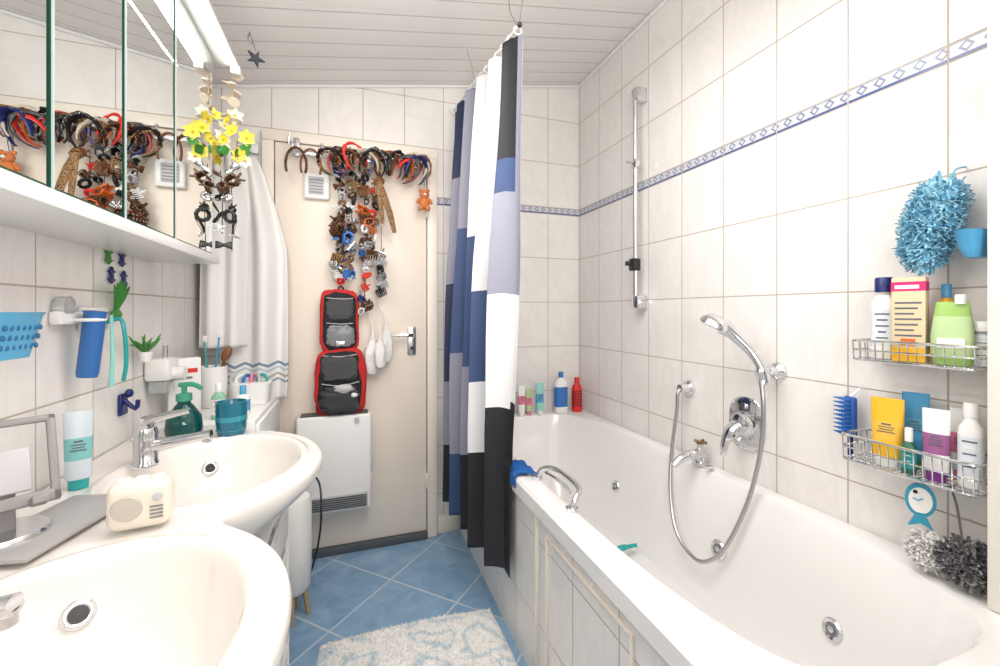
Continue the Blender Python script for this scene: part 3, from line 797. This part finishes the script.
for k in range(6): o.torus((-.370+.018*(k-3),1.90,.88),.02,.006,[lgrey,whitep,blue,pink,lgrey,turq][k],n=16,seg=6,X=R(30*k,'Z'))
o.done()

# items on basin counter
o=MB('white_alarm_clock'); X=T(-.338,.885,ZT+.006)@rotz(math.radians(8))
iv=M('ivory_plastic',(.78,.72,.62),.35)
o.box((-.044,-.024,.0),(.044,.024,.080),iv,.018,X,seg=5)
o.lathe([(.021,0),(.019,.004),(.001,.0045)],M('clock_face',(.52,.49,.43),.4),X@T(-.014,-.0238,.040)@R(90,'X'))
o.lathe([(.007,0),(.007,.006),(.001,.007)],lgrey,X@T(.027,-.0238,.054)@R(90,'X'))
for k in range(3): o.box((-.031+.024*k,-.008,.079),(-.015+.024*k,.008,.083),whitep,.0015,X)
for k in range(4): o.box((.016,-.0250,.018+k*.006),(.034,-.0238,.021+k*.006),grey,0,X)
o.done()
tubeb('toothpaste_tube',-.54,1.13,ZT+.001,.044,.016,.16,turq,M('toothpaste_white',(.58,.66,.72),.3),M('mint_band',(.2,.5,.5),.3),rz=.45)
o=MB('phone_stand'); X=T(-.522,.895,ZT+.010)@rotz(math.radians(35))
o.lathe([(.055,0),(.055,.008),(.052,.012),(.001,.012)],silver,X)
o.box((-.014,-.008,.008),(.014,.008,.10),sgrey,.004,X@R(-8,'X'))
X2=X@T(0,-.008,.09)@R(-24,'X')
for a,b_ in (((-.062,-.005,-.045),(-.050,.005,.100)),((.050,-.005,-.045),(.062,.005,.100)),((-.062,-.005,.088),(.062,.005,.100)),((-.062,-.005,-.045),(.062,.005,-.025))): o.box(a,b_,sgrey,.004,X2)
o.box((-.045,-.035,-.048),(-.025,.0,-.034),sgrey,.003,X2).box((.025,-.035,-.048),(.045,.0,-.034),sgrey,.003,X2)
o.box((-.03,-.0045,-.02),(.03,.004,.05),lgrey,.003,X2)
o.done()
o=MB('tablet'); o.box((-.115,-.06,0),(.115,.06,.007),M('tablet_grey',(.38,.37,.37),.35),.003,T(-.475,.925,ZT+.0075)@rotz(1.35)); o.done()

o=MB('blue_storage_basket'); bx,by,bz=-.56,.94,1.07
b1=M('blue_translucent',(.10,.38,.62),.3)
o.loft([(0,.030,.045,4),(.07,.042,.062,4),(.078,.046,.066,4),(.078,.040,.060,4),(.01,.028,.042,4)],b1,T(bx,by,bz))
for k in range(7):
    for j in range(3): o.sphere((bx+.032+.003*j,by-.04+.0135*k,bz+.02+.016*j),(.003,.0035,.005),M('dark_blue',(.01,.12,.3),.5),u=8,w=6)
o.tube([(-.605,by,bz+.12),(-.59,by,bz+.125),(-.575,by,bz+.08)],.004,black,smooth=3); o.lathe([(.022,0),(.012,.008),(.005,.014)],clearp,T(-.608,by,bz+.12)@R(90,'Y')); o.done()
o=MB('wall_cup_holder'); yh=1.225
o.box((-.608,yh-.06,1.12),(-.585,yh+.06,1.15),whitep,.006).torus((-.565,yh,1.13),.026,.004,whitep,X=R(90,'X')).lathe([(.022,0),(.022,.02)],clearp,T(-.605,yh-.03,1.16)@R(90,'Y'))
o.lathe([(.018,0),(.020,.01),(.020,.145),(.022,.15),(.018,.151),(.001,.148)],M('blue_cup',(.03,.14,.42),.35),T(-.570,yh,1.0)@R(6,'Y')); o.done()
o=MB('wall_soap_holder'); dy=-.055; o.box((-.608,1.32+dy,1.10),(-.59,1.42+dy,1.16),whitep,.006)
o.tube([(-.59,1.40+dy,1.12),(-.56,1.40+dy,1.13),(-.55,1.40+dy,1.10),(-.55,1.41+dy,1.02),(-.56,1.42+dy,.97)],.005,turq,smooth=4).tube([(-.575,1.395+dy,1.14),(-.57,1.39+dy,1.05),(-.575,1.395+dy,.96)],[.004,.005,.007],M('mint',(.3,.65,.6),.4),smooth=4); o.done()
o=MB('aloe_plant_ornament'); px_,py_,pz_=-.575,1.53,1.03
o.loft([(0,.012,.012,2),(.03,.018,.018,2)],whitep,T(px_,py_,pz_-.03))
for k in range(13):
    a=k*2*pi/13; o.tube([(px_,py_,pz_),(px_+.018*math.cos(a),py_+.035*math.sin(a),pz_+.02),(px_+.027*math.cos(a),py_+.075*math.sin(a),pz_+.025+.012*(k%3))],[.005,.005,.001],green,smooth=3,seg=6)
o.done()
o=MB('wall_plant_ornament')
for k in range(6): o.tube([(-.60,1.42,1.15),(-.59,1.42+.007*(k-2.5),1.185),(-.585,1.42+.016*(k-2.5),1.235-.007*abs(k-2.5))],[.005,.006,.002],green,smooth=3,seg=6)
o.sphere((-.598,1.42,1.14),(.008,.025,.015),green); o.done()
o=MB('gecko_wall_decal',)
for (yy,zz_,mm) in ((1.40,1.325,green),(1.47,1.325,navy),(1.415,1.275,navy),(1.48,1.270,navy)):
    zz_-=.035
    o.sphere((-.606,yy,zz_),(.004,.010,.018),mm); o.sphere((-.606,yy,zz_+.020),(.004,.009,.009),mm)
    for sg in (-1,1):
        for h_ in (-.012,.010): o.tube([(-.606,yy,zz_+h_),(-.606,yy+sg*.016,zz_+h_+.006)],[.004,.003],mm,seg=6)
o.done()
o=MB('navy_wall_hook'); o.box((-.608,1.45,.86),(-.60,1.49,.92),navy,.003).tube([(-.60,1.47,.90),(-.575,1.47,.875),(-.57,1.47,.90)],.006,navy,smooth=3).sphere((-.59,1.47,.92),(.01,.012,.012),navy); o.done()
o=MB('wall_soap_dispenser'); o.box((-.608,1.60,.93),(-.54,1.68,1.0),whitep,.010).cyl((-.55,1.64,.95),(-.51,1.64,.95),.02,whitep).cyl((-.565,1.64,1.0),(-.565,1.64,1.04),.007,chrome)
o.box((-.60,1.61,.92-.03),(-.55,1.67,.93),clearp,.006); o.done()

o=MB('white_laundry_tub'); sx,sy=-.208,1.77
o.lathe([(.045,.10),(.060,.12),(.064,.27),(.063,.42),(.056,.45),(.001,.452)],whitep,T(sx,sy,0))
for k in range(4):
    a=k*pi/2; o.tube([(sx+.035*math.cos(a),sy+.035*math.sin(a),.12),(sx+.050*math.cos(a),sy+.050*math.sin(a),.002)],[.010,.007],M('beech_wood',(.5,.33,.18),.5),seg=10)
o.done()
o=MB('black_power_cable'); o.tube([(-.237,2.09,.30),(-.25,2.05,.38),(-.20,1.98,.47),(-.13,1.88,.46),(-.115,1.82,.36),(-.125,1.84,.24),(-.15,1.88,.12),(-.19,1.9,.006)],.004,black,smooth=8,seg=8); o.done()

# ---------------------------------------------------------------- right wall baskets & contents
def wbasket(name,y0,y1,z,dp,hh):
    o=MB(name); x1_=1.245; x0_=x1_-dp
    def rect(zz,ins=0,r=.0025):
        c_=.015; pts=[]
        for cxx,cyy,a0 in ((x1_-c_-ins,y1-c_-ins,0),(x0_+c_+ins,y1-c_-ins,90),(x0_+c_+ins,y0+c_+ins,180),(x1_-c_-ins,y0+c_+ins,270)):
            for t in range(5): a=math.radians(a0+22.5*t); pts.append((cxx+c_*math.cos(a),cyy+c_*math.sin(a),zz))
        o.tube(pts,r,chrome,closed=True,seg=7)
    rect(z+hh,0,.003); rect(z+hh*.5,.001,.002); rect(z,.003,.003)
    n=int((y1-y0)/.016)
    for k in range(n+1):
        y=y0+.006+(y1-y0-.012)*k/n
        o.tube([(x0_,y,z+hh),(x0_+.003,y,z),(x1_-.003,y,z),(x1_,y,z+hh)],.0014,chrome,seg=5)
    for k in range(5):
        x_=x0_+.01+(dp-.02)*k/4
        o.tube([(x_,y0,z+hh),(x_,y0+.003,z),(x_,y1-.003,z),(x_,y1,z+hh)],.0014,chrome,seg=5)
    return o
o=wbasket('wire_shower_basket',.475,.70,1.035,.105,.045); 
for y in (.52,.66): o.lathe([(.02,0),(.012,.006),(.005,.012)],clearp,T(1.249,y,1.10)@R(-90,'Y')); o.tube([(1.244,y,1.08),(1.24,y,1.105)],.003,chrome)
o.done()
o=wbasket('wire_shower_basket',.475,.72,.79,.11,.06)
o.done()
ZU=1.039; RR=-1.3
bottle('sunscreen_bottle',1.185,.655,ZU,.048,.030,.19,navy,whitep,pale,rz=RR,capr=.62,caph=.035)
o=MB('boxed_cream_tube'); X=T(1.170,.598,ZU)@rotz(RR)
o.box((-.028,-.015,0),(.028,.015,.185),M('cream_label',(.68,.56,.36),.4),.002,X).box((-.0285,-.0155,.155),(.0285,.0155,.1755),magenta,0,X).box((-.0285,-.0155,.0),(.0285,.0155,.03),yellow,0,X)
for k in range(7): o.box((-.022,-.0156,.127-.012*k),(.022-.006*(k%3),-.015,.131-.012*k),ink,0,X)
o.box((-.012,-.0158,.035),(.012,-.015,.05),orange,0,X).box((-.022,-.0158,.160),(.018,-.0154,.168),whitep,0,X)
o.done()
bottle('yellow_bottle',1.222,.560,ZU,.034,.026,.17,lblue,yellow,M('olive',(.25,.35,.05),.4),rz=RR)
tubeb('orange_tube',1.200,.628,ZU,.036,.010,.15,whitep,M('orange_cream',(.75,.35,.10),.4),orange,rz=RR)
o=MB('green_refill_pouch'); X=T(1.172,.528,ZU)@rotz(RR)
o.loft([(0,.028,.014,3),(.02,.032,.016,3),(.06,.032,.014,3),(.10,.028,.008,3),(.13,.024,.002,3)],[lgreen,pgreen,pgreen,lgreen],X); o.lathe([(.009,0),(.009,.02)],whitep,X@T(.012,0,.125))
o.box((-.02,-.0165,.035),(.02,-.0145,.055),whitep,0,X); o.done()
bottle('small_white_jar',1.205,.497,ZU,.030,.028,.09,whitep,pale,whitep,rz=RR,capr=.7,caph=.02)
ZLb=.794
tubeb('yellow_cream_tube',1.170,.640,ZLb,.058,.016,.155,whitep,yellow,M('weathered_yellow',(.85,.50,.06),.4),rz=RR)
tubeb('blue_gel_tube',1.215,.610,ZLb,.046,.014,.17,green,M('azure',(.06,.28,.50),.3),lblue,rz=RR)
bottle('small_green_bottle',1.155,.592,ZLb,.026,.022,.10,whitep,M('dark_green_b',(.02,.14,.08),.3),turq,rz=RR)
bottle('dark_bottle',1.205,.568,ZLb,.036,.028,.125,black,M('dark_blue_b',(.02,.05,.14),.3),turq,rz=RR)
tubeb('white_purple_tube',1.160,.548,ZLb,.042,.014,.15,purple,whitep,M('pale_purple',(.3,.1,.25),.4),rz=RR)
tubeb('pink_tube',1.215,.535,ZLb,.030,.010,.15,pink,whitep,pink,rz=RR)
bottle('white_body_lotion',1.185,.505,ZLb,.038,.036,.17,whitep,whitep,pale,rz=RR)
o=MB('blue_hair_brush'); X=T(1.215,.745,.83)@rotz(-.5)
o.box((-.008,-.018,0),(.008,.018,.10),M('brush_blue',(.02,.10,.4),.4),.006,X); 
for k in range(9):
    for j in range(4): o.cyl((-.008,-.014+.0095*j,.006+.011*k),(-.03,-.016+.011*j,.006+.011*k),.0016,blue,seg=6,X=X)
o.cyl((0,0,-.06),(0,0,.0),.006,navy,X=X).tube([(0,0,.10),(.02,0,.12),(.036,.006,.12)],.002,chrome,X=X,seg=5); o.done()
def fuzzy(name,axis,rads,mats,n,ln,sr=.0016,seedv=1,curl=.5,loop=None,core=.55):
    random.seed(seedv); o=MB(name,60)
    A=[Vector(a) for a in axis]
    o.tube(axis,[r*core for r in rads],mats[0],smooth=4,seg=12)
    for k in range(n):
        t=random.random()*(len(A)-1); i=min(int(t),len(A)-2); q=A[i].lerp(A[i+1],t-i); r_=rads[i]+(rads[i+1]-rads[i])*(t-i)
        d=Vector((random.gauss(0,1),random.gauss(0,1),random.gauss(0,.8))).normalized()
        e_=Vector((random.gauss(0,1),random.gauss(0,1),random.gauss(0,1))).normalized()*curl
        p0=q+d*r_*core*.6; L_=r_-r_*core*.6
        pts=[p0,p0+d*L_*.5+e_*L_*.15,p0+d*L_*.9+e_*L_*.5,p0+d*L_*.95+e_*L_*.95,p0+d*L_*.6+e_*L_*1.3]
        o.tube(pts,[sr,sr*1.4,sr*1.6,sr*1.4,sr*.6],mats[k%len(mats)],seg=4,flat=2.2)
    if loop: o.tube(loop,.002,mats[0],smooth=4,seg=6)
    return o.done()
pb=M('sky_blue_mesh_sponge',(.18,.46,.64),.8); pb2=M('sky_blue_mesh_sponge_light',(.32,.60,.74),.8)
fuzzy('blue_bath_sponge',[(1.180,.578,1.262),(1.180,.576,1.30),(1.182,.566,1.345),(1.187,.551,1.40)],[.030,.040,.043,.038],[pb,pb2],2800,.03,.0007,4,.7,[(1.19,.546,1.42),(1.21,.54,1.45),(1.247,.54,1.46)],.6)
gs=M('grey_mesh_sponge',(.11,.11,.115),.8); gs2=M('white_mesh_sponge',(.72,.71,.69),.8); gs3=M('mid_grey_mesh_sponge',(.25,.25,.26),.8)
fuzzy('grey_bath_sponge',[(1.17,.504,.650),(1.165,.500,.640)],[.034,.034],[gs,gs3,gs],1100,.03,.0008,9,.9,[(1.165,.51,.69),(1.17,.52,.75),(1.16,.525,.79)],.6)
fuzzy('white_bath_sponge',[(1.17,.566,.642),(1.165,.562,.630)],[.028,.028],[gs2],800,.03,.0008,10,.9,None,.6)
o=MB('fish_shaped_brush'); X=T(1.175,.582,.725)@rotz(math.radians(-62))
out=[( .025*math.sin(t),.012+.036*math.cos(t)) for t in [math.radians(-160+320*i/22) for i in range(23)]]+[(.020,-.048),(0,-.038),(-.020,-.048)]
o.prism(out,.010,M('fish_teal',(.03,.30,.44),.35),X); o.prism([(p[0]*.76,.012+(p[1]-.012)*.78) for p in out[:23]],.014,whitep,X)
o.lathe([(.004,0),(.004,.002)],black,X@T(-.008,-.0068,.03)@R(90,'X')); o.tube([(.004,-.0075,.018),(-.004,-.0075,.012),(-.012,-.0075,.016)],.0015,lblue,X=X,seg=5)
o.tube([(0,0,.042),(0,0,.06),(0,0,.075)],.0025,chrome,X=X,seg=6); o.done()
o=MB('blue_soap_basket'); X=T(1.165,.487,1.255)
o.loft([(0,.032,.012,2.5),(.02,.048,.017,2.5),(.05,.060,.020,2.5),(.052,.063,.022,2.5),(.052,.056,.017,2.5),(.01,.03,.010,2.5)],lblue,X,seg=32); o.cyl((1.225,.49,1.295),(1.249,.49,1.295),.018,lblue); o.done()

# ---------------------------------------------------------------- rug
b=NB('rug_pile'); v,x=b.pos()
w1=b.node('ShaderNodeTexVoronoi',feature='DISTANCE_TO_EDGE'); 
dn=b.node('ShaderNodeTexNoise'); b.L(v,dn.inputs['Vector']); dn.inputs['Scale'].default_value=9
mx=b.node('ShaderNodeVectorMath',operation='MULTIPLY_ADD'); b.L(dn.outputs['Color'],mx.inputs[0]); mx.inputs[1].default_value=(.12,.12,.12); b.L(v,mx.inputs[2])
b.L(mx.outputs[0],w1.inputs['Vector']); w1.inputs['Scale'].default_value=6.5
f=b.m('SUBTRACT',1.0,b.m('MULTIPLY',b.m('ABSOLUTE',b.m('SUBTRACT',w1.outputs['Distance'],.16)),14.0),clamp=True)
f=b.m('MULTIPLY',f,.6,clamp=True)
b.L(b.mix(f,(.92,.91,.89),(.38,.58,.72)),b.p.inputs['Base Color']); b.p.inputs['Roughness'].default_value=1; b.bump(b.noise(v,200,3),.5,.005)
o=MB('bath_rug',80)
rm=b.mat
def rg(u,v):
    a,bq=u*2-1,v*2-1
    X=a*math.sqrt(1-.10*bq*bq); Y=bq*math.sqrt(1-.10*a*a)
    ed_=max(abs(a),abs(bq)); z=.022*math.sqrt(max(0,1-ed_**10))+.002
    z+=.006*noise.noise(Vector((u*40,v*45,0)))*(1 if ed_<.97 else .2)
    p=rotz(math.radians(-2))@Vector((X*.32,Y*.42,z)); return (p.x+.185,p.y+1.17,max(.001,z))
o.sheet(rg,120,150,rm)
random.seed(3)
vs=[];fs=[]
for k in range(14000):
    u,v_=random.uniform(.01,.99),random.uniform(.35,.99); p=Vector(rg(u,v_)); d=Vector((random.uniform(-.006,.006),random.uniform(-.006,.006),random.uniform(.004,.009))); w_=Vector((random.uniform(-1,1),random.uniform(-1,1),0)).normalized()*.002
    i=len(vs); vs+= [p-w_,p+w_,p+d]; fs.append([i,i+1,i+2])
o.add(vs,fs,rm)
o.done()

# ---------------------------------------------------------------- lights
def area(name,loc,rot,sx,sy,e,col=(1,1,1)):
    l=bpy.data.lights.new(name,'AREA'); l.shape='RECTANGLE'; l.size=sx; l.size_y=sy; l.energy=e; l.color=col
    q=bpy.data.objects.new(name,l); q.location=loc; q.rotation_euler=rot; S.collection.objects.link(q); return q
area('vanity_light',(-.33,1.1,1.96),(0,math.radians(-50),0),.05,1.1,4,(1,.96,.91))
area('added_room_fill',(.38,.80,2.10),(math.radians(16),0,0),.7,.9,14,(1,.955,.91))  # fill light added out of view under the ceiling to even the brightness
area('added_bounce_fill',(.20,-.60,1.30),(math.radians(145),0,0),.8,.8,25,(1,.955,.92))  # fill light added behind the camera, aimed up to brighten the ceiling
wd=bpy.data.worlds.new('world'); S.world=wd; wd.use_nodes=True; wd.node_tree.nodes['Background'].inputs[0].default_value=(.9,.95,1,1); wd.node_tree.nodes['Background'].inputs[1].default_value=.5

# ---------------------------------------------------------------- camera
cd=bpy.data.cameras.new('camera'); cam=bpy.data.objects.new('camera',cd); S.collection.objects.link(cam)
cam.location=(0,0,1.15); cam.rotation_euler=(math.radians(90),0,math.radians(-19.1))
cd.sensor_width=36; cd.lens=15.37; cd.shift_y=-.022; cd.clip_start=.02
S.camera=cam
